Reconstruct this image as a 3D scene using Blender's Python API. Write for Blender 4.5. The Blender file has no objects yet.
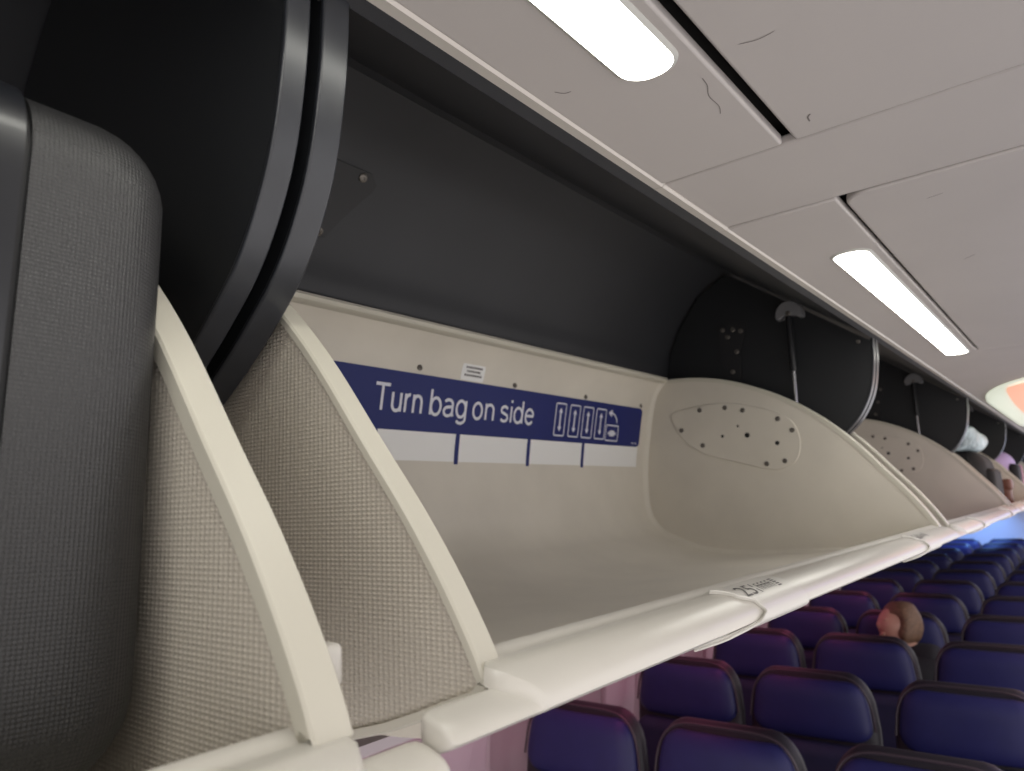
import bpy, bmesh, math, random
from mathutils import Vector, Matrix
random.seed(4)
H = 1.78            # camera height above the cabin floor; z below is measured from it
C = bpy.context.scene.collection
ORG = {}            # part origin of every thing

# ------------------------------------------------------------------ materials
def mat(name, col, rough=.5, spec=.5, metal=0, bump=None, noise=None, emit=None, coat=0, trans=0, sheen=0):
    m = bpy.data.materials.new(name); m.use_nodes = True
    nt = m.node_tree; N = nt.nodes; L = nt.links
    b = N['Principled BSDF']
    b.inputs['Base Color'].default_value = (*col, 1)
    b.inputs['Roughness'].default_value = rough
    b.inputs['Specular IOR Level'].default_value = spec
    b.inputs['Metallic'].default_value = metal
    b.inputs['Coat Weight'].default_value = coat
    b.inputs['Transmission Weight'].default_value = trans
    if emit:
        b.inputs['Emission Color'].default_value = (*emit[0], 1)
        b.inputs['Emission Strength'].default_value = emit[1]
    tc = N.new('ShaderNodeTexCoord')
    if noise:       # soft mottling / wear of the base colour: (scale, amount)
        n = N.new('ShaderNodeTexNoise'); n.inputs['Scale'].default_value = noise[0]; n.inputs['Detail'].default_value = 5
        r = N.new('ShaderNodeMapRange'); r.inputs[1].default_value = .3; r.inputs[2].default_value = .7
        r.inputs[3].default_value = 1-noise[1]; r.inputs[4].default_value = 1+noise[1]
        mx = N.new('ShaderNodeVectorMath'); mx.operation = 'SCALE'; mx.inputs[0].default_value = col
        L.new(tc.outputs['Object'], n.inputs['Vector']); L.new(n.outputs['Fac'], r.inputs[0])
        L.new(r.outputs[0], mx.inputs['Scale']); L.new(mx.outputs[0], b.inputs['Base Color'])
    if bump:        # ('weave', a_axis, b_axis, pitch_a, pitch_b, dist) or ('noise', scale, dist)
        bp = N.new('ShaderNodeBump'); bp.inputs['Strength'].default_value = 1
        if bump[0] == 'noise':
            n2 = N.new('ShaderNodeTexNoise'); n2.inputs['Scale'].default_value = bump[1]
            L.new(tc.outputs['Object'], n2.inputs['Vector']); L.new(n2.outputs['Fac'], bp.inputs['Height'])
            bp.inputs['Distance'].default_value = bump[2]
        else:
            _, a, c, pa, pb, d = bump
            s = N.new('ShaderNodeSeparateXYZ'); L.new(tc.outputs['Object'], s.inputs[0])
            def mth(op, x, y=None):
                q = N.new('ShaderNodeMath'); q.operation = op
                for i, v in enumerate((x, y)):
                    if v is None: continue
                    if isinstance(v, (int, float)): q.inputs[i].default_value = v
                    else: L.new(v, q.inputs[i])
                return q.outputs[0]
            A = mth('MULTIPLY', s.outputs[a], math.pi/pa); B = mth('MULTIPLY', s.outputs[c], math.pi/pb)
            h = mth('MULTIPLY', mth('SINE', mth('ADD', A, B)), mth('SINE', mth('SUBTRACT', A, B)))
            h = mth('MAXIMUM', h, -.35)
            L.new(h, bp.inputs['Height']); bp.inputs['Distance'].default_value = d
            # the woven relief: shading painted into the colour, pits darker and raised cells lighter
            if len(col) == 3 and bump[5] > .0004:
                r = N.new('ShaderNodeMapRange'); r.inputs[1].default_value = -.35; r.inputs[2].default_value = .8
                r.inputs[3].default_value = .90; r.inputs[4].default_value = 1.05
                mx = N.new('ShaderNodeVectorMath'); mx.operation = 'SCALE'; mx.inputs[0].default_value = col
                L.new(h, r.inputs[0]); L.new(r.outputs[0], mx.inputs['Scale']); L.new(mx.outputs[0], b.inputs['Base Color'])
        L.new(bp.outputs[0], b.inputs['Normal'])
    return m

M = dict(
    cream = mat('cream_bin_plastic', (.545, .52, .44), .42, noise=(3, .03), bump=('noise', 900, .00006)),
    tray = mat('cream_tray_plastic', (.62, .58, .505), .5, noise=(7, .05), bump=('noise', 700, .0001)),
    weave = mat('cream_woven_panel', (.56, .515, .44), .5, bump=('weave', 1, 2, .0046, .0029, .0005)),
    rail = mat('rail_plastic', (.60, .575, .52), .3, noise=(5, .03)),
    placard = mat('placard_plastic', (.62, .60, .55), .35),
    black = mat('black_liner', (.024, .025, .029), .55, noise=(4, .12), bump=('noise', 500, .0001)),
    fin = mat('black_partition', (.011, .012, .014), .5, noise=(3, .1)),
    band = mat('partition_edge_band', (.020, .022, .027), .30, spec=.55, noise=(30, .15)),
    bracket = mat('dark_bracket', (.012, .012, .014), .55),
    smoke = mat('grey_plastic_bracket', (.19, .19, .20), .4),
    rod = mat('strut_rod', (.25, .25, .26), .25, metal=.8),
    tube = mat('strut_tube', (.01, .01, .012), .4),
    screw = mat('steel_screw', (.16, .145, .13), .4, metal=.6),
    hole = mat('dark_hole', (.01, .01, .01), .8),
    blue = mat('sign_blue', (.008, .016, .13), .5, spec=.3),
    white = mat('sign_white', (.80, .80, .79), .4),
    letter = mat('sign_lettering', (.66, .67, .74), .45),
    ink = mat('placard_ink', (.07, .06, .06), .5),
    ceil = mat('ceiling_panel', (.53, .495, .475), .5, noise=(4, .03), bump=('noise', 800, .00008)),
    fascia = mat('fascia_strip', (.62, .58, .53), .35, noise=(6, .03)),
    gap = mat('panel_gap', (.02, .018, .016), .8),
    smudge = mat('scuff', (.20, .18, .17), .6),
    lens = mat('lamp_lens', (.9, .9, .88), .4, emit=((1, .99, .90), 8.0)),
    lframe = mat('lamp_frame', (.6, .6, .56), .35),
    dome_w = mat('dome_white', (.8, .8, .75), .4, emit=((.93, 1, .82), .50)),
    dome_o = mat('dome_amber', (.8, .5, .4), .4, emit=((1, .50, .34), .60)),
    shell = mat('suitcase_weave_shell', (.022, .022, .023), .40, spec=.6, bump=('weave', 0, 2, .0022, .0022, .0003)),
    gloss = mat('suitcase_smooth_panel', (.012, .013, .016), .28, spec=.6, noise=(8, .1)),
    zip = mat('suitcase_zip', (.012, .012, .013), .6),
    sblue = mat('headrest_leather', (.017, .018, .095), .45, spec=.35, noise=(20, .08)),
    sdark = mat('seat_fabric', (.012, .014, .05), .7, noise=(30, .1)),
    sshell = mat('seat_shell', (.014, .011, .018), .5),
    piping = mat('seat_piping', (.05, .035, .045), .45),
    leg = mat('seat_leg_metal', (.2, .2, .2), .4, metal=.7),
    wall = mat('sidewall_plastic', (.34, .29, .31), .5, noise=(2, .02)),
    pane = mat('window_shade', (.48, .44, .47), .45),
    carpet = mat('carpet', (.02, .022, .05), .9, noise=(60, .3)),
    bulk = mat('bulkhead', (.55, .58, .62), .5),
    skin = mat('skin', (.48, .26, .19), .5),
    hair = mat('hair', (.15, .08, .045), .6, noise=(80, .4), bump=('noise', 120, .004)),
    jacket = mat('dark_jacket', (.010, .010, .014), .8, noise=(30, .2)),
    pants = mat('dark_trousers', (.012, .014, .025), .8),
    bagblack = mat('black_bag_fabric', (.006, .006, .007), .75, noise=(20, .2)),
    bagwhite = mat('pale_blue_plastic_bag', (.42, .52, .56), .3, noise=(14, .45), bump=('noise', 30, .02)),
    lav = mat('lavender_fabric', (.50, .38, .62), .6, noise=(10, .1)),
    brown = mat('brown_leather', (.14, .05, .03), .5),
    pinkish = mat('pink_trim', (.55, .22, .30), .5),
)

# ------------------------------------------------------------------ object helpers
def empty(name, loc, label, cat, group=None, rotz=0):
    o = bpy.data.objects.new(name, None); C.objects.link(o)
    o.empty_display_size = .05
    o.location = (loc[0], loc[1], loc[2]+H); ORG[o] = Vector(loc)
    o.rotation_euler.z = rotz
    o['label'] = label; o['category'] = cat
    if group: o['group'] = group
    return o

def ob(name, V, F, m, parent=None, smooth=35, label=None, kind=None):
    org = ORG[parent] if parent else Vector((0, 0, 0))
    me = bpy.data.meshes.new(name)
    off = Vector((0, 0, H)) if parent is None else Vector((0, 0, 0))
    me.from_pydata([tuple(Vector(v)-org+off) for v in V], [], F)
    me.materials.append(M[m]); me.update()
    bm = bmesh.new(); bm.from_mesh(me); bmesh.ops.recalc_face_normals(bm, faces=bm.faces); bm.to_mesh(me); bm.free()
    if smooth:
        me.polygons.foreach_set('use_smooth', [True]*len(me.polygons))
        me.set_sharp_from_angle(angle=math.radians(smooth))
    o = bpy.data.objects.new(name, me); C.objects.link(o)
    if parent: o.parent = parent; ORG[o] = org
    if label: o['label'] = label
    if kind: o['kind'] = kind
    return o

def struct(name, V, F, m, parent=None, smooth=35):
    return ob(name, V, F, m, parent, smooth, kind=None if parent else 'structure')

def bevel(o, w, seg=3, ang=40):
    b = o.modifiers.new('bevel', 'BEVEL'); b.width = w; b.segments = seg
    b.limit_method = 'ANGLE'; b.angle_limit = math.radians(ang)
    return o

def box(x0, x1, y0, y1, z0, z1):
    V = [(x, y, z) for x in (x0, x1) for y in (y0, y1) for z in (z0, z1)]
    F = [(0,1,3,2), (4,6,7,5), (0,4,5,1), (2,3,7,6), (0,2,6,4), (1,5,7,3)]
    return V, F

def merge(*vf):
    V, F = [], []
    for v, f in vf:
        n = len(V); V += list(v); F += [tuple(i+n for i in q) for q in f]
    return V, F

def loft(rings, closed=True, caps=True, loop=False):
    n = len(rings[0]); V = [p for r in rings for p in r]; F = []
    R = len(rings)
    for i in range(R if loop else R-1):
        a, b = i*n, ((i+1) % R)*n
        for j in range(n if closed else n-1):
            k = (j+1) % n
            F.append((a+j, a+k, b+k, b+j))
    if caps and closed and not loop:
        F.append(tuple(range(n-1, -1, -1))); F.append(tuple((R-1)*n+j for j in range(n)))
    return V, F

def prism_x(prof, x0, x1):
    return loft([[(x0, y, z) for y, z in prof], [(x1, y, z) for y, z in prof]])
def prism_y(prof, y0, y1):
    return loft([[(x, y0, z) for x, z in prof], [(x, y1, z) for x, z in prof]])
def prism_z(prof, z0, z1):
    return loft([[(x, y, z0) for x, y in prof], [(x, y, z1) for x, y in prof]])

def catmull(P, n=4, closed=False):
    out = []; m = len(P)
    rng = range(m) if closed else range(m-1)
    for i in rng:
        g = (lambda k: P[k % m]) if closed else (lambda k: P[max(0, min(m-1, k))])
        p0, p1, p2, p3 = g(i-1), g(i), g(i+1), g(i+2)
        for s in range(n):
            t = s/n
            out.append(tuple(.5*((2*b)+(-a+c)*t+(2*a-5*b+4*c-d)*t*t+(-a+3*b-3*c+d)*t**3) for a, b, c, d in zip(p0, p1, p2, p3)))
    if not closed: out.append(tuple(P[-1]))
    return out

def offset2(P, d, closed=False):
    """offset a 2-D polyline to its left by d"""
    out = []; n = len(P)
    for i in range(n):
        a = P[(i-1) % n] if closed or i > 0 else P[i]
        b = P[(i+1) % n] if closed or i < n-1 else P[i]
        tx, ty = b[0]-a[0], b[1]-a[1]; l = math.hypot(tx, ty) or 1
        out.append((P[i][0]-ty/l*d, P[i][1]+tx/l*d))
    return out

def rbox(cx, cy, cz, sx, sy, sz, r, n=6, fn=None):
    """rounded box: subdivided cube whose skin is a sphere sweep round an inner core"""
    bm = bmesh.new(); bmesh.ops.create_cube(bm, size=2)
    bmesh.ops.subdivide_edges(bm, edges=bm.edges, cuts=n*2-1, use_grid_fill=True)
    h = Vector((sx/2, sy/2, sz/2))
    rr = Vector([min(r, k) for k in h]) if not isinstance(r, (tuple, list)) else Vector(r)
    for v in bm.verts:
        p = v.co
        # warp parameter so that half the cuts fall in the rounded zone
        q = Vector()
        for i in range(3):
            a = abs(p[i]); s = 1 if p[i] >= 0 else -1
            core = (h[i]-rr[i])
            q[i] = s*(core*a/.5 if a < .5 else core+rr[i]*(a-.5)/.5)
        c = Vector([max(-(h[i]-rr[i]), min(h[i]-rr[i], q[i])) for i in range(3)])
        d = Vector([(q[i]-c[i])/rr[i] if rr[i] else 0 for i in range(3)])
        mx = max(abs(d[0]), abs(d[1]), abs(d[2]))
        if mx > 1e-6:
            l = d.length
            # cube-to-sphere
            d = d*(mx/l) if l else d
        v.co = c+Vector([d[i]*rr[i] for i in range(3)])
    V = [(v.co.x+cx, v.co.y+cy, v.co.z+cz) for v in bm.verts]
    bm.verts.index_update()
    F = [tuple(v.index for v in f.verts) for f in bm.faces]
    bm.free()
    if fn: V = [fn(*v) for v in V]
    return V, F

def tube(path, r, n=10, caps=True):
    rings = []; P = [Vector(p) for p in path]
    up = Vector((0, 0, 1)); prev = None
    for i, p in enumerate(P):
        t = (P[min(i+1, len(P)-1)]-P[max(i-1, 0)]).normalized()
        if prev is None:
            a = t.cross(up)
            if a.length < 1e-3: a = t.cross(Vector((1, 0, 0)))
            a.normalize()
        else:
            a = (prev-t*prev.dot(t)).normalized()
        prev = a; b = t.cross(a)
        rad = r[i] if isinstance(r, (list, tuple)) else r
        rings.append([tuple(p+a*math.cos(k*2*math.pi/n)*rad+b*math.sin(k*2*math.pi/n)*rad) for k in range(n)])
    return loft(rings, caps=caps)

def disc(c, nrm, r, t=.001, n=14, dome=.0):
    """a small screw head: flat cylinder with a bevelled rim and a sunk cross"""
    nrm = Vector(nrm).normalized(); c = Vector(c)
    a = nrm.cross(Vector((.3, .9, .1))).normalized(); b = nrm.cross(a)
    rings = []
    for rr, h in ((r, -t), (r, t*.5), (r*.8, t), (r*.42, t), (r*.34, t*.35), (r*.02, t*.35)):
        rings.append([tuple(c+nrm*h+(a*math.cos(k*2*math.pi/n)+b*math.sin(k*2*math.pi/n))*rr) for k in range(n)])
    return loft(rings)

def copy_tree(o, parent=None):
    c = o.copy(); C.objects.link(c)
    if parent: c.parent = parent
    for ch in [k for k in bpy.data.objects if k.parent == o]:
        copy_tree(ch, c)
    return c

def kids(o, name): return [k for k in bpy.data.objects if k.parent == o and k.name.split('.')[0] == name]

def text_mesh(s, size, sx=1.0, extrude=.0):
    cu = bpy.data.curves.new('t', 'FONT'); cu.body = s; cu.size = size; cu.resolution_u = 4
    o = bpy.data.objects.new('t', cu); C.objects.link(o)
    dg = bpy.context.evaluated_depsgraph_get(); dg.update()
    me = bpy.data.meshes.new_from_object(o.evaluated_get(dg))
    bm = bmesh.new(); bm.from_mesh(me)
    bmesh.ops.triangulate(bm, faces=bm.faces)
    bmesh.ops.subdivide_edges(bm, edges=[e for e in bm.edges if e.calc_length() > size*.25], cuts=2)
    bmesh.ops.triangulate(bm, faces=bm.faces)
    bm.verts.index_update()
    V = [(v.co.x*sx, v.co.y) for v in bm.verts]; F = [tuple(v.index for v in f.verts) for f in bm.faces]
    bm.free(); bpy.data.objects.remove(o); bpy.data.curves.remove(cu)
    x0 = min(v[0] for v in V); V = [(v[0]-x0, v[1]) for v in V]
    return V, F, max(v[0] for v in V)

# ================================================================== overhead bins
PITCH = 1.615
XN, XF = .308, 1.815           # inner faces of the two rims
T = .022                       # rim width
WALL = [(.883,.322),(.90,.315),(.925,.285),(.942,.235),(.953,.185),(.962,.14),(.97,.09),(.973,.04),(.972,-.01),(.962,-.05),(.935,-.085),(.898,-.105)]
FLOORP = [(.822,-.133),(.722,-.146),(.62,-.1435),(.5,-.138),(.40,-.133),(.335,-.128),(.312,-.119),(.303,-.1),(.3005,-.0835)]
INNER = catmull(WALL+FLOORP, 3)
FRONT = [(.270,-.096),(.276,-.081),(.285,-.066),(.299,-.043),(.310,-.028),(.331,.002),(.356,.030),(.384,.065),(.415,.104),(.447,.138),(.490,.178),(.543,.2175),(.608,.2555),(.695,.294),(.770,.3125),(.830,.320),(.878,.322)]
BACK = [(.905,.322),(.935,.29),(.953,.24),(.966,.185),(.978,.12),(.984,.04),(.982,-.03),(.968,-.085),(.93,-.125),(.86,-.16),(.74,-.185),(.62,-.182),(.5,-.165),(.42,-.148),(.352,-.131),(.30,-.112),(.278,-.104)]
def relax(P, n):
    for _ in range(n):
        P = [P[0]]+[tuple(.25*a+.5*b+.25*c for a, b, c in zip(P[i-1], P[i], P[i+1])) for i in range(1, len(P)-1)]+[P[-1]]
    return P
OUTLINE = relax(catmull(FRONT, 4), 12)[:-1] + catmull(BACK, 2)
LINER = [(.372,.356),(.374,.362),(.690,.592),(.703,.599)]+catmull([(.72,.600),(.80,.553),(.866,.470),(.898,.40),(.910,.34),(.950,.30),(.985,.20)], 4)
FINARC = [(.369,.361),(.370,.335),(.3715,.312),(.3745,.288),(.381,.252),(.390,.223),(.403,.196),(.418,.173),(.434,.155),(.452,.139),(.474,.121),(.505,.099),(.56,.066),(.64,.03)]

# interpolation on the back wall: z -> y, normal
def wall_at(z, d=0):
    W = catmull(WALL, 6)
    for (y0, z0), (y1, z1) in zip(W, W[1:]):
        if z0 >= z >= z1:
            t = (z0-z)/((z0-z1) or 1); y = y0+(y1-y0)*t
            ty, tz = y1-y0, z1-z0; l = math.hypot(ty, tz); ny, nz = tz/l, -ty/l     # towards the aisle
            return y+ny*d, z+nz*d
    return (W[-1][0]-d, z)

def on_wall(V, F, d):          # V: (x, z) flat -> curved sticker
    return [(x, *wall_at(z, d)) for x, z in V], F

def rrect(x0, x1, z0, z1, r, n=5, k=0):
    P = []
    for cx, cz, a0 in ((x1-r, z1-r, 0), (x0+r, z1-r, 90), (x0+r, z0+r, 180), (x1-r, z0+r, 270)):
        for i in range(n+1):
            a = math.radians(a0+90*i/n); P.append((cx+r*math.cos(a), cz+r*math.sin(a)))
    return P

def sticker(x0, x1, z0, z1, r, nz=10, nx=2):
    """grid sticker with rounded corners"""
    V, F = [], []
    for j in range(nz+1):
        z = z0+(z1-z0)*j/nz
        dz = min(z-z0, z1-z); ins = 0
        if dz < r: ins = r-math.sqrt(max(0, r*r-(r-dz)**2))
        for i in range(nx+1): V.append((x0+ins+(x1-x0-2*ins)*i/nx, z))
    for j in range(nz):
        for i in range(nx):
            a = j*(nx+1)+i; F.append((a, a+1, a+nx+2, a+nx+1))
    return V, F

def outline_ring(x0, x1, z0, z1, r, w, lean=0):
    a = rrect(x0, x1, z0, z1, r); b = rrect(x0+w, x1-w, z0+w, z1-w, max(.001, r-w))
    n = len(a); V = a+b; F = [(i, (i+1) % n, n+(i+1) % n, n+i) for i in range(n)]
    return V, F

# lip (front rail) cross-sections; all with the same number of points
FULL = [(.300,-.0845),(.297,-.0820),(.290,-.0800),(.284,-.0822),(.280,-.0845),(.276,-.0835),(.272,-.0840),(.264,-.0860),(.257,-.0890),(.250,-.0930),(.2455,-.0975),(.243,-.1020),(.2425,-.1062),(.246,-.1090),(.255,-.1125),(.268,-.1170),(.29,-.1235),(.305,-.128)]
LOW  = [(.300,-.104),(.297,-.102),(.290,-.0995),(.284,-.0975),(.280,-.0960),(.276,-.0950),(.271,-.0945),(.266,-.0950),(.260,-.0965),(.254,-.0985),(.249,-.1010),(.2455,-.1040),(.2440,-.1068),(.247,-.1092),(.255,-.1125),(.268,-.1170),(.29,-.1235),(.305,-.128)]
OVER = [(.2685,-.110),(.2690,-.106),(.2690,-.102),(.2690,-.099),(.2685,-.0970),(.2675,-.0955),(.2655,-.0952),(.262,-.0957),(.258,-.0970),(.253,-.0988),(.2485,-.1012),(.2455,-.1040),(.2440,-.1068),(.247,-.1092),(.254,-.1122),(.259,-.1142),(.264,-.1155),(.2675,-.1145)]
def mix(A, B, t): return [(a[0]*(1-t)+b[0]*t, a[1]*(1-t)+b[1]*t) for a, b in zip(A, B)]
def shrink(A, s, c=(.256, -.105)): return [(c[0]+(a[0]-c[0])*s, c[1]+(a[1]-c[1])*s) for a in A]

def make_bin():
    r = empty('overhead_bin', (XN, .60, -.19), 'x', 'overhead bin', 'open pivot bins along the left side of the cabin')
    # fixed black housing
    inner = LINER; outer = offset2(LINER, .012)
    ob('liner', *prism_x(inner+outer[::-1], .262, .262+PITCH-.001), 'black', r, 20)
    # side partitions with the metal-look band on their curved edge
    for x0, x1, far in ((.283, .303, 0), (1.8690, 1.8855, 1)):
        arc = catmull(FINARC, 4)
        poly = arc+[(.80,-.02),(.955,.02),(.960,.20),(.928,.305),(.903,.340),(.890,.40),(.858,.467),(.795,.545),(.72,.590),(.700,.588),(.376,.352)]
        p = ob('side_partition', *prism_x([(y+.0015, z) for y, z in poly], x0+.001, x1-.001), 'fin', r, 30)
        a2 = offset2(arc, .005)
        bevel(ob('edge_band', *prism_x(arc+a2[::-1], x0-.001, x1+.001), 'band', p, 30, label='glossy dark edge band of the partition'), .0015, 2)
    # partition hardware at the far end: angled hinge plate with screws
    p = kids(r, 'side_partition')[1] if kids(r, 'side_partition')[1].data.vertices[0].co.x > .5 else kids(r, 'side_partition')[0]
    hp = ob('hinge_plate', *prism_x([(.665,.448),(.70,.466),(.745,.455),(.748,.40),(.735,.33),(.735,.26),(.90,.26),(.890,.36),(.85,.45),(.78,.45),(.752,.30),(.70,.28)][:3]+[(.748,.37),(.742,.26),(.695,.26),(.690,.37)], 1.8655, 1.8685), 'bracket', r, 30)
    for y, z in ((.705,.438),(.700,.377),(.716,.325),(.721,.421),(.684,.431),(.733,.442)):
        ob('screw', *disc((1.865, y, z), (-1, 0, 0), .0065, .0018), 'screw', hp)
    # gas strut and its half-round bracket
    st = ob('strut', *tube([(1.845,.551,.44),(1.845,.553,.30)], .0085, 12), 'tube', r)
    ob('rod', *tube([(1.845,.553,.31),(1.845,.556,.10)], .0046, 10), 'rod', st, label='slim steel rod of the strut')
    hr = []
    for k in range(13):
        a = math.radians(-20+220*k/12); hr.append((.549+.034*math.cos(a), .446+.034*math.sin(a)))
    hr += [(.528, .436), (.538, .443), (.560, .443), (.570, .436)]
    b = bevel(ob('strut_bracket', *prism_x(hr, 1.838, 1.868), 'smoke', r, 30, label='grey half-round plastic strut bracket'), .003, 2)
    ob('screw', *disc((1.8372, .549, .447), (-1, 0, 0), .006, .0025), 'screw', b)
    ob('screw', *disc((1.867, .402, .353), (-1, 0, 0), .0045, .002), 'screw', p)
    # triangular plate on the liner near the partition
    def lin(q, d):          # point of the curved liner seen at slope q = z / y, lifted by d
        for (y0, z0), (y1, z1) in zip(LINER, LINER[1:]):
            a, b = z0-q*y0, z1-q*y1
            if y0 > .6 and a*b <= 0 and a != b:
                t = a/(a-b); l = math.hypot(y1-y0, z1-z0); return (y0+(y1-y0)*t-abs(z1-z0)/l*d, z0+(z1-z0)*t-abs(y1-y0)/l*d)
    cols = []
    for k in range(9):
        q = .475+.16*k/8; u = k/8
        xr = .674+.062*min(1, u/.8) if u < .9 else .719
        cols.append([(x, *lin(q, d)) for d, x in ((.0, .58), (.004, .58), (.004, xr), (.0, xr+.001))])
    hb = ob('hinge_bracket', *loft(cols), 'bracket', r, 30)
    for q, x in ((.620, .706), (.485, .662)):
        ob('screw', *disc((x, *lin(q, .0045)), (0, -.8, -.6), .0075, .002), 'screw', hb)
    # bucket: back wall and floor, filleted into the end panels
    xs = []
    for k in range(8): a = math.radians(90*k/7); xs.append((XN+T-.006+.022*(1-math.cos(a)), .022*(1-math.sin(a))))
    far = [(XN+XF+T-x-.0, d) for x, d in xs][::-1]
    rings = []
    for x, d in xs+[(.75, 0), (1.2, 0)]+far:
        q = offset2(INNER, -d) ; q = [(y, z) for y, z in q]
        # front and top edges of the sheet stay put
        rings.append([(x, y, z) for y, z in q])
    ins = rings
    out = offset2(INNER, .006)
    outr = [[(g[0][0], y, z) for y, z in out] for g in ins]
    full = [a+b[::-1] for a, b in zip(ins, outr)]
    ob('bucket', *loft(full), 'tray', r, 40)
    # beaded top edge of the back wall
    top = [(.880,.3235),(.884,.3265),(.892,.3265),(.903,.320),(.903,.314),(.893,.3135),(.884,.3165)]
    bevel(ob('top_bead', *prism_x(top, XN+T, XF), 'cream', r, 30), .0015, 2)
    # end panels
    for side, x in (('near', XN), ('far', XF)):
        skin_in = offset2(OUTLINE, -.004, True)
        xa, xb = (x+.006, x+T-.002) if side == 'near' else (x+.002, x+T-.008)
        m = 'weave' if side == 'near' else 'tray'
        p = ob('end_panel', *prism_x(skin_in, xa, xb), m, r, 30)
        o1 = OUTLINE; i1 = offset2(OUTLINE, -.006 if side == 'near' else -.011, True)
        xl, xr = (x+.003, x+T) if side == 'near' else (x, x+T)
        rings = [[(xl, y, z) for y, z in i1], [(xl, y, z) for y, z in offset2(OUTLINE, -.0015, True)],
                 [(xl+.0015, y, z) for y, z in o1], [(xr-.0015, y, z) for y, z in o1],
                 [(xr, y, z) for y, z in offset2(OUTLINE, -.0015, True)], [(xr, y, z) for y, z in i1]]
        ob('rim', *loft(rings, loop=True), 'cream', p, 28, label='smooth raised rim round the end panel')
        if side == 'far':
            # shallow insert line and screws
            plate = catmull([(.876,.212),(.866,.229),(.80,.238),(.725,.238),(.657,.222),(.585,.194),(.555,.165),(.546,.119),(.560,.078),(.600,.060),(.640,.064),(.72,.088),(.80,.116),(.855,.163)], 5, True)
            ap = ob('access_plate', *prism_x(plate, x-.0012, x+.004), 'tray', p, 20)
            bevel(ap, .001, 2, 60)
            for y, z in ((.851,.179),(.795,.227),(.726,.226),(.680,.214),(.594,.183),(.562,.152),(.587,.079),(.632,.075),(.795,.134)):
                ob('screw', *disc((x-.0014, y, z), (-1, 0, 0), .0062, .0018), 'screw', ap)
            for y, z, s in ((.674,.150,.0065),(.601,.124,.0055),(.739,.153,.004),(.696,.175,.003)):
                ob('hole', *disc((x-.0013, y, z), (-1, 0, 0), s, .0006), 'hole', ap)
            ob('bumper', *rbox(x+T+.010, .318, -.074, .022, .03, .022, .004, 3), 'rail', p)
    # front rail with stepped ends
    st_ = [(.2580, shrink(OVER, .45)), (.2584, shrink(OVER, .80)), (.2605, shrink(OVER, .95)), (.266, OVER), (.308, OVER), (.3095, mix(LOW, FULL, .04)),
           (.3108, mix(LOW, FULL, .55)), (.3120, mix(LOW, FULL, .96)), (.3135, FULL)]
    e = XN+XF+T
    st_ = st_+[(1.0, FULL)]+[(e-x-(.0145 if x < .3 else 0), p) for x, p in st_][::-1]
    # outer skin pushes the step away from the panel towards the aisle
    rings = []
    for x, prof in st_:
        ring = []
        for j, (y, z) in enumerate(prof):
            xx = x
            if .304 < x < .320 and y < .262: xx = x+(.262-y)*.9
            if e-.320 < x < e-.304 and y < .262: xx = x-(.262-y)*.9
            if y > .2745 and x < .317: xx = .317+(x-.25)*.01
            if y > .2745 and x > e-.317: xx = e-.317-(e-.25-x)*.01
            ring.append((xx, y, z))
        rings.append(ring)
    fr = ob('front_rail', *loft(rings), 'rail', r, 55)
    # two latches wrapped over the rail
    prof = catmull(FULL[5:16], 3)
    for xo in (0, .805):
        pr = offset2(prof, -.0028); pr0 = offset2(prof, -.0002)
        n = len(pr); keyl = [(0,.617),(.25,.632),(.42,.650),(.58,.654),(.68,.640),(.78,.575),(1,.56)]
        keyr = [(0,.750),(.3,.760),(.5,.768),(.7,.770),(.8,.752),(1,.745)]
        def kv(K, t):
            for (a, b), (c, d) in zip(K, K[1:]):
                if a <= t <= c: u = (t-a)/(c-a); u = u*u*(3-2*u); return b+(d-b)*u
        rings = []
        N = 13
        for base, s in ((pr0, 0), (pr, 1)):
            pass
        top, bot = [], []
        for j in range(n):
            t = j/(n-1); a, b = kv(keyl, t)+xo, kv(keyr, t)+xo
            top.append([(a+(b-a)*i/N, *pr[j]) for i in range(N+1)])
            bot.append([(a+(b-a)*i/N, *pr0[j]) for i in range(N+1)])
        full = [tp+bt[::-1] for tp, bt in zip(top, bot)]
        lt = ob('latch', *loft(full), 'placard', fr, 40)
        # raised bright edge round the paddle
        path = [(kv(keyl, j/(n-1))+xo, *pr[j]) for j in range(n)]
        ob('latch_edge', *tube(path, .0011, 6), 'placard', fr, 60)
    return r

proto = make_bin()

def shift_label(o, k, label):
    o['label'] = label
    o.location.x = ORG[proto].x+(k-1)*PITCH

BL = {0: 'open cream overhead bin at the left edge holding the black suitcase',
      1: 'open empty cream overhead bin in the middle with the blue Turn bag on side sign',
      2: 'open overhead bin directly behind the one with the blue sign, empty inside',
      3: 'open overhead bin holding a black bag and a pale blue plastic bag',
      4: 'open overhead bin holding the lavender bag, near the right edge',
      5: 'farthest open overhead bin, past the one with the lavender bag'}
bins = {1: proto}
for k in (0, 2, 3, 4, 5):
    bins[k] = copy_tree(proto)
for k, b in bins.items(): shift_label(b, k, BL[k])
# the far panel of the near bin is woven on its inside and has no access plate in view
for p in kids(bins[0], 'end_panel'):
    if p.data.vertices[0].co.x > .5:
        me = p.data.copy(); me.materials[0] = M['weave']; p.data = me
        for c in kids(p, 'access_plate'):
            for s in [k for k in bpy.data.objects if k.parent == c]: bpy.data.objects.remove(s)
            bpy.data.objects.remove(c)

for q_ in kids(bins[0], 'front_rail'): q_.location.z -= .0112
for q_ in kids(bins[0], 'bucket'): q_.location.z -= .0175
def purge(o):
    for c in [k for k in bpy.data.objects if k.parent == o]: purge(c)
    bpy.data.objects.remove(o)
for nm_ in ('strut', 'strut_bracket', 'hinge_plate'):
    for q_ in kids(bins[0], nm_): purge(q_)

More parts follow.
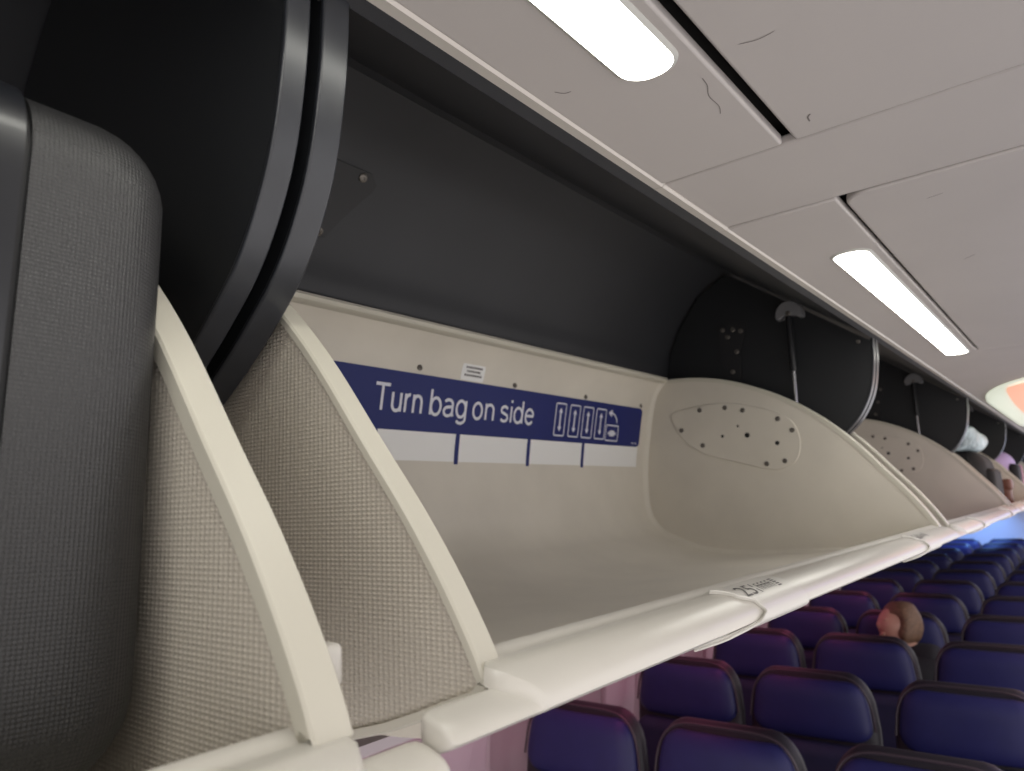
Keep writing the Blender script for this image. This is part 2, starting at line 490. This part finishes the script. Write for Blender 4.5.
# ---- markings of the middle bin
r = proto
SX0, SX1, SZ0, SZ1 = .50, 1.772, .142, .2445
V, F = on_wall(*sticker(SX0, SX1, SZ0, SZ1, .014, 24), .0006)
sign = ob('sign', V, F, 'blue', r, 60, label='blue sign reading Turn bag on side')
for a, b in ((.50, .76), (.773, 1.042), (1.056, 1.272), (1.286, 1.492), (1.506, 1.758)):
    pass
V, F = on_wall(*sticker(.50, 1.766, .089, .1425, .0005, 8), .0004)
ws = ob('white_strip', V, F, 'white', r, 60, label='white strip below the blue sign')
for x in (.838, 1.049, 1.279, 1.4965):
    V, F = on_wall(*sticker(x-.006, x+.006, .084, .1435, .0005, 8), .0009)
    ob('divider', V, F, 'blue', ws, 60, label='narrow blue divider bar')
def glyph(ch):
    A = lambda cx, cz, rx, rz, a0, a1, n=14: [(cx+rx*math.cos(math.radians(a0+(a1-a0)*i/n)), cz+rz*math.sin(math.radians(a0+(a1-a0)*i/n))) for i in range(n+1)]
    x = .70
    bowl = lambda cx: A(cx, .345, .20, .335, 0, 360, 28)
    return {
     'T': ([[(0, .95), (.60, .95)], [(.30, .98), (.30, 0)]], .60),
     'u': ([[(.05, x), (.05, .25)]+A(.23, .25, .18, .23, 180, 360)[1:]+[(.41, x)], [(.41, .3), (.41, 0)]], .47),
     'r': ([[(.05, x), (.05, 0)], [(.05, .42)]+A(.25, .42, .20, .25, 170, 88)], .27),
     'n': ([[(.05, x), (.05, 0)], [(.05, .42)]+A(.23, .43, .18, .23, 175, 0)[1:]+[(.41, 0)]], .47),
     'b': ([[(.05, 1.0), (.05, 0)], bowl(.26)], .48),
     'a': ([A(.22, .50, .175, .165, 155, 0)+[(.395, .12), (.43, .01)], [(.395, .40), (.22, .37)]+A(.19, .19, .155, .175, 90, 270)[1:]+A(.20, .22, .195, .205, 280, 350)[1:]], .47),
     'g': ([bowl(.21), [(.42, x), (.42, -.03)]+A(.22, -.05, .20, .19, 0, -150)[1:]], .48),
     'o': ([bowl(.23)], .47),
     's': ([A(.195, .51, .155, .16, 25, 180)+[(.06, .42), (.20, .355), (.33, .29), (.355, .20)]+A(.195, .185, .165, .165, 0, -155)[1:]], .38),
     'i': ([[(.05, x), (.05, 0)], [(.05, .99), (.05, .87)]], .10),
     'd': ([[(.42, 1.0), (.42, 0)], bowl(.21)], .47),
     'e': ([[(.03, .37), (.43, .37)]+A(.23, .37, .20, .305, 0, 180)[1:]+A(.23, .33, .20, .32, 180, 325)[1:]], .46)}[ch]
def word_mesh(w, x0, x1, z0, cap, sw):
    tot = sum(glyph(c)[1] for c in w)+.10*(len(w)-1)
    k = (x1-x0)/tot; x = x0; parts = []
    for c in w:
        st, adv = glyph(c)
        for p in st:
            P = [(x+a*k, z0+b*cap) for a, b in p]
            if len(P) == 2: P = [P[0], tuple((a+b)/2 for a, b in zip(*P)), P[1]]
            closed = math.hypot(P[0][0]-P[-1][0], P[0][1]-P[-1][1]) < 1e-6
            if closed: P = P[:-1]
            a, b = offset2(P, sw/2, closed), offset2(P, -sw/2, closed)
            V = a+b; n = len(P)
            parts.append((V, [(i, (i+1) % n, n+(i+1) % n, n+i) for i in range(n if closed else n-1)]))
        x += (adv+.10)*k
    return merge(*parts)
for w_, a, b in (('Turn', .829, .944), ('bag', .962, 1.066), ('on', 1.083, 1.151), ('side', 1.170, 1.285)):
    V, F = on_wall(*word_mesh(w_, a, b, .1745, .0465, .0058), .0012)
    ob('word', V, F, 'letter', sign, 0, label='white word '+w_)
lean = .0
def ic(V, F, name='bag_icon', d=.0012):
    V, F = on_wall(V, F, d); return ob(name, V, F, 'letter', sign, 0, label='white outline bag pictogram')
def quad(x0, x1, z0, z1): return [(x0, z0), (x1, z0), (x1, z1), (x0, z1)], [(0, 1, 2, 3)]
for a, b in ((1.366,1.409),(1.424,1.469),(1.481,1.528),(1.540,1.588)):
    c = (a+b)/2; parts = [outline_ring(a, b, .154, .230, .006, .0032)]
    parts.append(quad(c-.0028, c+.0028, .172, .212))
    parts.append(([(c-.008, .208), (c+.008, .208), (c, .219)], [(0, 1, 2)]))
    parts.append(([(c-.008, .176), (c+.008, .176), (c, .165)], [(0, 2, 1)]))
    ic(*merge(*parts))
parts = [outline_ring(1.592, 1.655, .152, .193, .005, .0032), quad(1.604, 1.643, .169, .1745), quad(1.612, 1.635, .1645, .179)]
ic(*merge(*parts))
arc = [(1.645-.036*(1-math.sin(a)) if False else 1.607+.034*math.sin(a), .199+.022*math.cos(a)) for a in [math.radians(10+80*i/8) for i in range(9)]]
o2 = offset2(arc, .004)
parts = [loft([[(x, z) for x, z in arc], [(x, z) for x, z in o2]], closed=False, caps=False), ([(1.598, .2225), (1.616, .232), (1.614, .212)], [(0, 1, 2)])]
ic(*merge(*parts), name='turn_arrow')
V, F = on_wall(*merge(*[quad(1.728+.005*i, 1.731+.005*i, .1500, .1530) for i in range(6)]), .0012)
ob('fine_print', V, F, 'letter', sign, 0)
for x, z in ((.924,.256),(1.205,.252),(1.482,.252),(1.756,.2525)):
    y, z2 = wall_at(z, .001); ob('screw', *disc((x, y, z2), (0, -1, .15), .006, .0015), 'screw', r)
V, F = on_wall(*sticker(1.035, 1.103, .2465, .2775, .002, 6), .0007)
sm = ob('small_label', V, F, 'white', r, 60, label='small white label with three lines of print above the sign')
rows = []
for j, (a, b) in enumerate(((1.046, 1.094), (1.050, 1.090), (1.044, 1.096))):
    x = a
    while x < b:
        w = random.uniform(.003, .006); rows.append(quad(x, min(b, x+w), .2695-.0075*j, .2735-.0075*j)); x += w+.0015
V, F = on_wall(*merge(*rows), .0012)
ob('print', V, F, 'ink', sm, 0)
# row numbers on the two latches
prof = offset2(catmull(FULL[5:16], 3), -.0033)
def rail_pt(x, s):          # s: metres along the rail skin from its top edge
    acc = 0
    for (a, b), (c, d) in zip(prof, prof[1:]):
        l = math.hypot(c-a, d-b)
        if acc+l >= s: t = (s-acc)/l; return (x, a+(c-a)*t, b+(d-b)*t)
        acc += l
fr = kids(r, 'front_rail')[0]
for num, x0 in (('25', .645), ('26', .645+.805)):
    tv, tf, tw = text_mesh(num, .0235)
    k = .030/tw
    parts = [([(x0+x*k, z) for x, z in tv], tf), quad(x0+.036, x0+.0385, 0, .0155)]
    for i in range(4):       # little seat pictograms
        a = x0+.044+i*.0095
        parts += [quad(a, a+.0015, .002, .0135), quad(a, a+.006, .0085, .010), quad(a+.005, a+.0065, .002, .010), quad(a+.001, a+.005, .0125, .014)]
    for i in range(5): parts.append(quad(x0+.084, x0+.093, .001+.003*i, .0028+.003*i))
    V, F = merge(*parts)
    ob('row_number', [rail_pt(x, .0245-z) for x, z in V], F, 'ink', fr, 0, label='printed row number '+num+' and pictograms')

# ================================================================== suitcase in the near bin
sc_ = empty('suitcase', (.08, .62, -.13), 'black hard-shell suitcase with woven texture standing in the leftmost bin', 'suitcase')
def tilt(o):
    o.rotation_euler = (math.radians(-1.5), math.radians(2.2), 0)
def cut(x0, x1, src):      # keep the slab of the rounded box between two x planes
    V, F = src; bm = bmesh.new(); vs = [bm.verts.new(v) for v in V]
    for f in F: bm.faces.new([vs[i] for i in f])
    for x, n in ((x0, -1), (x1, 1)):
        g = bmesh.ops.bisect_plane(bm, geom=bm.verts[:]+bm.edges[:]+bm.faces[:], plane_co=(x, 0, 0), plane_no=(n, 0, 0), clear_outer=True)
        es = [e for e in g['geom_cut'] if isinstance(e, bmesh.types.BMEdge)]
        if es: bmesh.ops.holes_fill(bm, edges=es)
    bm.verts.index_update(); V = [tuple(v.co) for v in bm.verts]; F = [tuple(v.index for v in f.verts) for f in bm.faces]; bm.free()
    return V, F
SXR = .1925; SZB = -.134; SHT = .360
cx, cz = SXR-.115, SZB+SHT/2
src = rbox(cx, .647, cz, .23, .53, SHT, .048, 9)
ob('woven_shell', *cut(.109, 1, src), 'shell', sc_, 60)
ob('zip_band', *cut(.105, .109, rbox(cx, .647, cz, .226, .526, SHT-.004, .048, 9)), 'zip', sc_, 60)
ob('smooth_shell', *cut(-1, .105, rbox(cx, .647, cz, .234, .536, SHT+.005, .048, 9)), 'gloss', sc_, 60, label='smooth glossy half of the shell')
ob('carry_handle', *tube([(-.01,.56,SZB+SHT-.01),(-.01,.57,SZB+SHT+.02),(-.01,.60,SZB+SHT+.028),(-.01,.70,SZB+SHT+.028),(-.01,.73,SZB+SHT+.02),(-.01,.74,SZB+SHT-.01)], .009, 8), 'zip', sc_)
for x in (-.01, .145):
    for z in (SZB+.05, SZB+SHT-.05):
        ob('wheel', *rbox(x, .935, z, .022, .03, .045, .010, 3), 'zip', sc_)
tilt(sc_)

# ================================================================== bags in the far bins
o3 = 2*PITCH
b1 = empty('backpack', (4.12, .60, -.13), 'black bag standing in the open bin under the pale blue plastic bag', 'bag')
ob('body', *rbox(4.12, .60, .02, .46, .44, .28, .08, 6), 'bagblack', b1)
for y in (.44, .56): ob('strap', *tube([(3.90, y, -.06), (3.87, y-.02, .02), (3.88, y, .10), (3.96, y+.02, .150)], .012, 6), 'bagblack', b1)
ob('pocket', *rbox(4.12, .385, -.01, .34, .06, .17, .025, 4), 'bagblack', b1)
b2 = empty('plastic_bag', (4.05, .58, .160), 'pale blue and white plastic bag lying on top of the black bag', 'bag')
def crumple(x, y, z): return (x+.012*math.sin(40*y+20*z), y+.012*math.sin(35*x+30*z), z+.010*math.sin(45*x)*math.cos(38*y))
ob('bag_body', *rbox(4.06, .60, .212, .46, .40, .10, .048, 8, crumple), 'bagwhite', b2)
ob('tied_top', *tube([(4.15, .74, .235), (4.17, .76, .262), (4.18, .77, .285)], [.03, .012, .022], 8), 'bagwhite', b2)
b3 = empty('pouch', (4.55, .36, -.08), 'small brown leather pouch at the front of the bin beside the black bag', 'pouch')
ob('pouch_body', *rbox(4.55, .38, -.045, .14, .07, .14, .02, 4), 'brown', b3)
ob('flap', *rbox(4.55, .362, -.004, .144, .05, .06, .015, 3), 'brown', b3)
b4 = empty('duffel_bag', (5.45, .55, -.11), 'lavender bag with dark side pocket standing in a far bin', 'bag')
ob('body', *rbox(5.50, .57, .05, .40, .38, .32, .10, 6), 'lav', b4)
ob('side_pocket', *rbox(5.46, .385, .02, .26, .06, .20, .028, 5), 'bagblack', b4, label='dark side pocket')
ob('trim_band', *rbox(5.72, .42, .0, .05, .12, .24, .02, 4), 'pinkish', b4, label='pink trim band')

# ================================================================== ceiling
ZC = .361
def cpanel(name, poly, z=ZC, t=.012, m='ceil', bw=.003):
    return bevel(struct(name, *prism_z(poly, z, z+t), m), bw, 3)
def rect(x0, x1, y0, y1): return [(x0, y0), (x1, y0), (x1, y1), (x0, y1)]
def cap_poly(x0, x1, y0, y1, r, n=10):
    P = []
    for cx, cy, a0 in ((x1-r, y1-r, 0), (x0+r, y1-r, 90), (x0+r, y0+r, 180), (x1-r, y0+r, 270)):
        for i in range(n+1):
            a = math.radians(a0+90*i/n); P.append((cx+r*math.cos(a), cy+r*math.sin(a)))
    return P
struct('ceiling', *box(-1.2, 12.6, -.60, .38, ZC+.030, ZC+.050), 'gap')
cpanel('ceiling', rect(-1.2, .7455, .2095, .349))
cpanel('ceiling', rect(-1.2, .7455, -.60, .1965))
cpanel('ceiling', rect(.7500, .937, -.60, .349), ZC+.0015)
cpanel('ceiling', [(.9405, .349), (.9405, .2075), (2.31, .2075), (2.31, -.60), (12.6, -.60), (12.6, .349)])
P = [(.9415+.03-.03*math.sin(a), .2015-.03+.03*math.cos(a)) for a in [math.radians(10*i) for i in range(10)]]
cpanel('ceiling', P+[(.9415, -.60), (2.307, -.60), (2.307, .2015)])
# fascia strip between the ceiling and the bins
def strip(x0, x1):
    pr = [(.3475, ZC+.012), (.3475, ZC+.0005), (.350, ZC-.002), (.353, ZC-.0015), (.3700, ZC-.0005), (.3712, ZC+.001), (.3712, ZC+.012)]
    return struct('trim_1', *prism_x(pr, x0, x1), 'fascia', None, 25)
strip(-1.2, .7468); strip(.748, .939)
for i in range(8):
    a = .9402+i*PITCH; b = a+PITCH-.001
    if a > 12.5: break
    strip(a, min(b, 12.6))
# scuffs on the panels
def scuff(pts, w):
    P = catmull(pts, 5); o2 = []; n = len(P)
    A = offset2(P, w/2); B = offset2(P, -w/2)
    A[0] = B[0] = P[0]; A[-1] = B[-1] = P[-1]
    return loft([[(x, y, ZC-.0003) for x, y in A], [(x, y, ZC-.0003) for x, y in B]], closed=False, caps=False)
for k, (pts, w) in enumerate([([(.570,.2215),(.585,.223),(.602,.229),(.625,.229),(.640,.234)], .0009), ([(.50,.330),(.508,.325),(.51,.318)], .0012), ([(.545,.18),(.55,.165),(.548,.15)], .0009),
     ([(.70,.168),(.705,.172),(.715,.173)], .0016), ([(1.02,.12),(1.015,.10)], .0016), ([(1.35,.12),(1.33,.10)], .0016)]):
    struct('trim_2', *scuff(pts, w), 'smudge')
# lamps
def lamp(x0, x1, y0, y1, label):
    t = empty('ceiling_light', ((x0+x1)/2, (y0+y1)/2, ZC), label, 'ceiling light', 'oblong ceiling lights')
    L_ = cap_poly(x0, x1, y0, y1, (y1-y0)*.46)
    ob('diffuser', *prism_z(L_, ZC-.0025, ZC+.004), 'lens', t, 30)
    O = cap_poly(x0-.004, x1+.004, y0-.004, y1+.004, (y1-y0)*.46+.004); n = len(O)
    rings = [[(x, y, ZC-.0005) for x, y in L_], [(x, y, ZC-.0028) for x, y in L_], [(x, y, ZC-.0006) for x, y in O], [(x, y, ZC+.001) for x, y in O]]
    ob('frame', *loft(rings, loop=True), 'lframe', t, 60)
lamp(-.64, .537, .224, .2725, 'nearest bright oblong ceiling light, cut off by the top edge')
lamp(1.163, 2.318, .224, .276, 'second bright oblong ceiling light, whole, over the empty bins')
# cove-lit dome further along the aisle
dm = empty('ceiling_dome_light', (4.5, 0, ZC-.04), 'rounded amber and white lit ceiling dome at the right edge', 'ceiling light')
def dome(q, h):
    P = []
    for i in range(41):
        a = math.radians(90+180*i/40); P.append((3.78+.80*q*math.cos(a), .322*q*math.sin(a), h))
    return P+[(3.78+(5.2-3.78)*k/5, -.322*q, h) for k in range(1, 6)]+[(5.2-(5.2-3.78)*k/5, .322*q, h) for k in range(5)]
def depth(x, y):
    q = abs(y)/.322 if x > 3.78 else math.hypot((x-3.78)/.8, y/.322)
    return .010+.050*math.sqrt(max(0, 1-q*q))
qs = [1-.06*k for k in range(16)]
ob('white_edge', *loft([dome(1, ZC+.001)]+[[(x, y, ZC-depth(x, y)) for x, y, _ in dome(q, 0)] for q in qs]), 'dome_w', dm, 60)
ob('amber_panel', *loft([[(x, min(y, .215), ZC-depth(x, min(y, .215))-.0018) for x, y, _ in dome(q*.997, 0)] for q in qs]), 'dome_o', dm, 60)

# ================================================================== cabin shell
WP = [(1.02,.30),(1.30,.12),(1.50,-.10),(1.66,-.42),(1.74,-.80),(1.74,-1.20),(1.68,-1.55),(1.60,-1.78)]
W2 = catmull(WP, 3); W3 = offset2(W2, .03)
struct('wall_left', *prism_x(W2+W3[::-1], -1.2, 12.6), 'wall', None, 40)
struct('floor', *box(-1.2, 12.6, -1.0, 1.72, -1.80, -1.78), 'carpet')
struct('wall_back', *box(12.6, 12.66, -1.0, 1.8, -1.78, .40), 'bulk')
# service panel under the bins
UP = [(.56,-.222),(.75,-.235),(1.0,-.20),(1.25,-.10),(1.40,.0)]
U2 = offset2(UP, .01)
struct('trim_3', *prism_x(UP+U2[::-1], .30, 12.6), 'wall', None, 40)
for i in range(14):
    x = 1.35+.51*i
    fr_ = [(x+.145*math.cos(a)*(abs(math.cos(a))**-.4 if abs(math.cos(a)) > 1e-3 else 1), .19*math.sin(a)*(abs(math.sin(a))**-.4 if abs(math.sin(a)) > 1e-3 else 1)) for a in [2*math.pi*k/28 for k in range(28)]]
    def wy(z):
        for (y0, z0), (y1, z1) in zip(W2, W2[1:]):
            if z0 >= z >= z1: return y0+(y1-y0)*(z0-z)/(z0-z1)
        return 1.74
    zc_ = -.80
    def ringw(s, d): return [((px-x)*s+x, wy(zc_+pz*s)-d, zc_+pz*s) for px, pz in fr_]
    w = struct('window_%d' % (i+1), *loft([ringw(1.05, .001), ringw(1.03, .012), ringw(.92, .014), ringw(.85, .004)], caps=False), 'wall', None, 50)
    ORG[w] = Vector((0, 0, -H))
    me = ob('pane', [tuple(Vector(v)+Vector((0, 0, 0))) for v in ringw(.86, .006)], [tuple(range(28))], 'pane', w, 0)

# ================================================================== seats
def make_seat():
    s = empty('passenger_seat', (0, 0, -H), 'x', 'seat', 'blue passenger seats below the bins')
    z = lambda v: v-H
    def lean(x, y, zz):     # recline: seat back leans aft with height
        return (x+.14*(zz+H-.45)-.095, y, zz)
    def taper(x, y, zz):
        t = max(0, (zz+H-.92)/.20); x, y, zz = lean(x, y*(1-.16*t*t), zz); return (x, y, zz)
    ob('shell', *rbox(.055, 0, z(.775), .07, .462, .705, (.032, .075, .09), 6, taper), 'sshell', s, 50)
    def bulge(x, y, zz):
        x2 = x+.018*(1-(y/.21)**2)*0
        return taper(x+.35*y*y, y, zz-.018*(y/.2)*0)
    hr_ = ob('headrest', *rbox(.012, 0, z(1.005), .06, .425, .195, (.026, .060, .055), 6, bulge), 'sblue', s, 60)
    # stitched lower back cushion: horizontal channels
    V, F = rbox(.018, 0, z(.675), .07, .43, .44, (.025, .05, .05), 12, None)
    V = [lean(x-.006*abs(math.sin((zz+H)*math.pi/.075)) if x < 0 else x, y, zz) for x, y, zz in V]
    ob('backrest', V, F, 'sdark', s, 60)
    V, F = rbox(-.245, 0, z(.44), .46, .43, .11, (.05, .04, .045), 6)
    ob('seat_cushion', V, F, 'sdark', s, 60)
    for sy in (-1, 1):
        a = ob('armrest', *rbox(-.16, sy*.226, z(.625), .34, .034, .045, (.02, .016, .016), 4), 'sshell', s, 60)
        ob('armrest_support', *rbox(-.02, sy*.226, z(.53), .05, .028, .19, .01, 3), 'sshell', a, 60)
    for xx in (-.36, -.08):
        ob('leg', *tube([(xx, .12, z(.40)), (xx-.02, .12, z(.20)), (xx-.03, .12, z(.0))], .018, 8), 'leg', s)
        ob('leg', *tube([(xx, -.12, z(.40)), (xx-.02, -.12, z(.20)), (xx-.03, -.12, z(.0))], .018, 8), 'leg', s)
    # piping line round the shell's front edge
    pts = []
    for k in range(25):
        t = k/24; a = math.pi*t
        y = .222*math.copysign(abs(math.cos(a))**.35, math.cos(a)); zz = z(.95)+.172*abs(math.sin(a))**.45
        pts.append(taper(.018, y, zz))
    ob('piping', *tube(pts, .004, 6), 'piping', s, 60)
    return s
seat0 = make_seat()
ROWS = 12; first = True
ordn = ['nearest', 'second', 'third', 'fourth', 'fifth', 'sixth', 'seventh', 'eighth', 'ninth', 'tenth', 'eleventh', 'twelfth']
for i in range(ROWS):
    for j, (y, nm) in enumerate(((1.425, 'window'), (.935, 'middle'), (.43, 'aisle'))):
        o = seat0 if first else copy_tree(seat0)
        first = False
        o.location = (2.09+.787*i, y, 0)
        if i == 3 and nm == 'middle': lb = 'dark blue middle seat with the brown-haired person sitting in it'
        elif i == ROWS-1: lb = 'dark blue %s seat in the farthest visible row, blue-lit' % nm
        else: lb = 'dark blue %s seat in the %s visible row' % (nm, ordn[i])
        o['label'] = lb

# ================================================================== person in the fourth row
def skinned(name, chain, m, parent, edges=None, sub=2, label=None):
    org = ORG[parent]
    me = bpy.data.meshes.new(name)
    me.from_pydata([tuple(Vector(p[0])-org) for p in chain], edges or [(i, i+1) for i in range(len(chain)-1)], [])
    o = bpy.data.objects.new(name, me); C.objects.link(o); o.parent = parent; ORG[o] = org
    sk = o.modifiers.new('skin', 'SKIN'); me.skin_vertices.new() if not me.skin_vertices else None
    for v, p in zip(me.skin_vertices[0].data, chain):
        v.radius = (p[1], p[2] if len(p) > 2 else p[1])
    me.skin_vertices[0].data[0].use_root = True
    sk.use_smooth_shade = True
    s = o.modifiers.new('sub', 'SUBSURF'); s.levels = sub; s.render_levels = sub
    me.materials.append(M[m])
    if label: o['label'] = label
    return o
RX = 2.09+.787*3; PY = .90
pr_ = empty('person', (RX-.25, PY, -H+.5), 'brown-haired person in a dark jacket leaning sideways in a seat', 'person')
z = lambda v: v-H
hx, hy, hz = RX-.150, PY-.000, z(1.055)       # head centre
N_ = [((RX-.17, PY, z(.58)), .14, .12), ((RX-.15, PY, z(.74)), .13, .11), ((RX-.12, PY-.03, z(.86)), .15, .10), ((RX-.12, PY-.04, z(.93)), .07, .07),
      ((RX-.135, PY-.02, z(.98)), .052, .052), ((hx, hy, hz), .075, .085), ((hx-.01, hy+.02, hz+.045), .072, .08),
      ((RX-.15, PY+.17, z(.92)), .06, .06), ((RX-.22, PY+.22, z(.74)), .047, .047), ((RX-.40, PY+.17, z(.66)), .036, .036), ((RX-.46, PY+.14, z(.655)), .03, .022),
      ((RX-.15, PY-.19, z(.90)), .06, .06), ((RX-.20, PY-.22, z(.72)), .047, .047), ((RX-.40, PY-.16, z(.65)), .036, .036), ((RX-.46, PY-.12, z(.645)), .03, .022),
      ((RX-.30, PY+.09, z(.57)), .085, .085), ((RX-.60, PY+.10, z(.56)), .065, .065), ((RX-.62, PY+.10, z(.32)), .05, .05), ((RX-.60, PY+.10, z(.09)), .04, .04), ((RX-.72, PY+.10, z(.05)), .04, .03),
      ((RX-.30, PY-.09, z(.57)), .085, .085), ((RX-.60, PY-.10, z(.56)), .065, .065), ((RX-.62, PY-.10, z(.32)), .05, .05), ((RX-.60, PY-.10, z(.09)), .04, .04), ((RX-.72, PY-.10, z(.05)), .04, .03)]
E_ = [(0,1),(1,2),(2,3),(3,4),(4,5),(5,6),(2,7),(7,8),(8,9),(9,10),(2,11),(11,12),(12,13),(13,14),(0,15),(15,16),(16,17),(17,18),(18,19),(0,20),(20,21),(21,22),(22,23),(23,24)]
body = skinned('body', N_, 'skin', pr_, E_)
def grow(ids, d): 
    mp = {a: i for i, a in enumerate(ids)}
    return [(N_[a][0], N_[a][1]+d, N_[a][2]+d) for a in ids], [(mp[a], mp[b]) for a, b in E_ if a in mp and b in mp]
n_, e_ = grow([2,1,0,3,7,8,9,11,12,13], .012); n_[3] = (N_[3][0], .092, .088); n_[0] = (N_[2][0], .165, .115); skinned('jacket', n_, 'jacket', pr_, e_, label='dark jacket')
n_, e_ = grow([0,15,16,17,18,20,21,22,23], .010); skinned('trousers', n_, 'pants', pr_, e_)
for s_ in (-1, 1):
    ob('shoe', *rbox(RX-.68, PY+s_*.10, z(.045), .26, .09, .09, .035, 4), 'zip', pr_)
# head turned and bowed towards the window: build face parts round the head centre
Rm = Matrix.Rotation(math.radians(-48), 3, 'Z') @ Matrix.Rotation(math.radians(-22), 3, 'X') @ Matrix.Rotation(math.radians(14), 3, 'Y')
def hd(p): v = Rm @ Vector(p); return (hx+v.x, hy+v.y, hz+v.z+.02)
def ell(c, r, n=12, mfn=None):
    V, F = [], []
    for i in range(n+1):
        th = math.pi*i/n
        for k in range(2*n):
            ph = math.pi*k/n
            p = (c[0]+r[0]*math.sin(th)*math.cos(ph), c[1]+r[1]*math.sin(th)*math.sin(ph), c[2]+r[2]*math.cos(th))
            if mfn: p = mfn(p)
            V.append(hd(p))
    for i in range(n):
        for k in range(2*n):
            a = i*2*n+k; b = i*2*n+(k+1) % (2*n); F.append((a, b, b+2*n, a+2*n))
    return V, F
# face looks along local -x
def facef(p):
    x, y, zz = p
    if x < 0: x *= 1+.08*math.cos(zz*16); y *= .95
    if zz < -.05: y *= .8; x *= .92
    return (x, y, zz)
ob('face', *merge(ell((-.005,0,-.005), (.092,.075,.112), 14, facef), ell((-.098,0,-.008), (.016,.012,.02), 8), ell((-.088,0,-.055), (.012,.024,.008), 8), ell((-.080,0,-.095), (.018,.022,.016), 8),
   ell((-.084,.032,.012), (.010,.016,.008), 8), ell((-.084,-.032,.012), (.010,.016,.008), 8), ell((.0,.074,-.01), (.020,.010,.032), 8), ell((.0,-.074,-.01), (.020,.010,.032), 8)), 'skin', pr_, 60)
def hairf(p):
    x, y, zz = p; n = .006*math.sin(60*x+11)+.006*math.sin(70*y)*math.cos(50*zz)
    if x < -.035 and zz < .04: x = -.035+(x+.035)*.2
    return (x+n, y+n, zz+n)
ob('hair', *ell((.018,0,.022), (.102,.094,.118), 16, hairf), 'hair', pr_, 60, label='tousled brown hair')
ob('collar', *merge(rbox(RX-.13, PY-.04, z(.925), .17, .30, .14, .065, 5), rbox(RX-.12, PY-.05, z(.86), .22, .42, .16, .075, 5)), 'jacket', pr_, 60, label='thick dark jacket collar')
# hands resting on the thighs, five fingers each
for yy, sg in ((PY+.12, 1), (PY-.10, -1)):
    hc = Vector((RX-.47, yy, z(.655)))
    skinned('hand', [(tuple(hc+Vector((.02, 0, 0))), .026, .018), (tuple(hc+Vector((-.05, 0, .003))), .036, .016)], 'skin', pr_)
    for k in range(4):
        dy = (-.03, -.01, .01, .03)[k]; L_ = (.062, .078, .082, .070)[k]
        skinned('finger', [(tuple(hc+Vector((-.05, dy*.8, .003))), .009), (tuple(hc+Vector((-.05-L_*.5, dy, .004))), .0085), (tuple(hc+Vector((-.05-L_, dy*1.1, -.014))), .0075)], 'skin', pr_, sub=1)
    skinned('thumb', [(tuple(hc+Vector((0, -sg*.022, .0))), .011), (tuple(hc+Vector((-.035, -sg*.045, -.002))), .010), (tuple(hc+Vector((-.065, -sg*.042, -.010))), .008)], 'skin', pr_, sub=1)

# ================================================================== lights
def area(name, loc, rot, sx, sy, col, e):
    l = bpy.data.lights.new(name, 'AREA'); l.shape = 'RECTANGLE'; l.size = sx; l.size_y = sy; l.color = col; l.energy = e
    o = bpy.data.objects.new(name, l); C.objects.link(o); o.location = (loc[0], loc[1], loc[2]+H); o.rotation_euler = [math.radians(a) for a in rot]
    return o
# mood lighting strips: pink along the sidewall under the bins, blue at the rear, violet over the aisle
area('mood_light_pink', (3.0, 1.22, -.16), (48, 0, 0), 5.5, .05, (1, .20, .42), 9)
area('mood_light_rear', (11.0, 1.05, -.20), (60, 0, 0), 2.8, .08, (.18, .40, 1), 40)
area('mood_light_aft_aisle', (11.3, -.2, .33), (0, 0, 0), 2.0, .5, (.16, .36, 1), 30)
area('aisle_light', (5.2, -.25, .33), (0, 0, 0), 7.0, .3, (.50, .36, 1), 8)
w = bpy.data.worlds.new('World'); bpy.context.scene.world = w; w.use_nodes = True
w.node_tree.nodes['Background'].inputs[0].default_value = (1, .955, .945, 1)
w.node_tree.nodes['Background'].inputs[1].default_value = 1.25

# ================================================================== camera
cam = bpy.data.cameras.new('Camera'); co = bpy.data.objects.new('Camera', cam); C.objects.link(co)
f = 729.3464540257943
X = (0.62186365, 0.10062691, 0.77663365); Y = (-0.78192077, 0.13477076, 0.60863516); Z = (-0.04342243, -0.98575406, 0.16249131)
right = Vector((X[0], Y[0], Z[0])); down = Vector((X[1], Y[1], Z[1])); fwd = Vector((X[2], Y[2], Z[2]))
m4 = Matrix.Identity(4)
for i, v in enumerate((right, -down, -fwd)):
    v = v.normalized()
    for k in range(3): m4[k][i] = v[k]
m4.translation = Vector((0, 0, H)); co.matrix_world = m4
cam.sensor_width = 36; cam.lens = f/1024*36; cam.clip_start = .01
cam.dof.use_dof = True; cam.dof.focus_distance = .65; cam.dof.aperture_fstop = 9
S = bpy.context.scene; S.camera = co
S.view_settings.view_transform = 'Standard'; S.view_settings.look = 'None'
S.view_settings.exposure = .3; S.view_settings.gamma = 1; S.view_settings.use_curve_mapping = False
S.cycles.max_bounces = 10; S.cycles.diffuse_bounces = 6
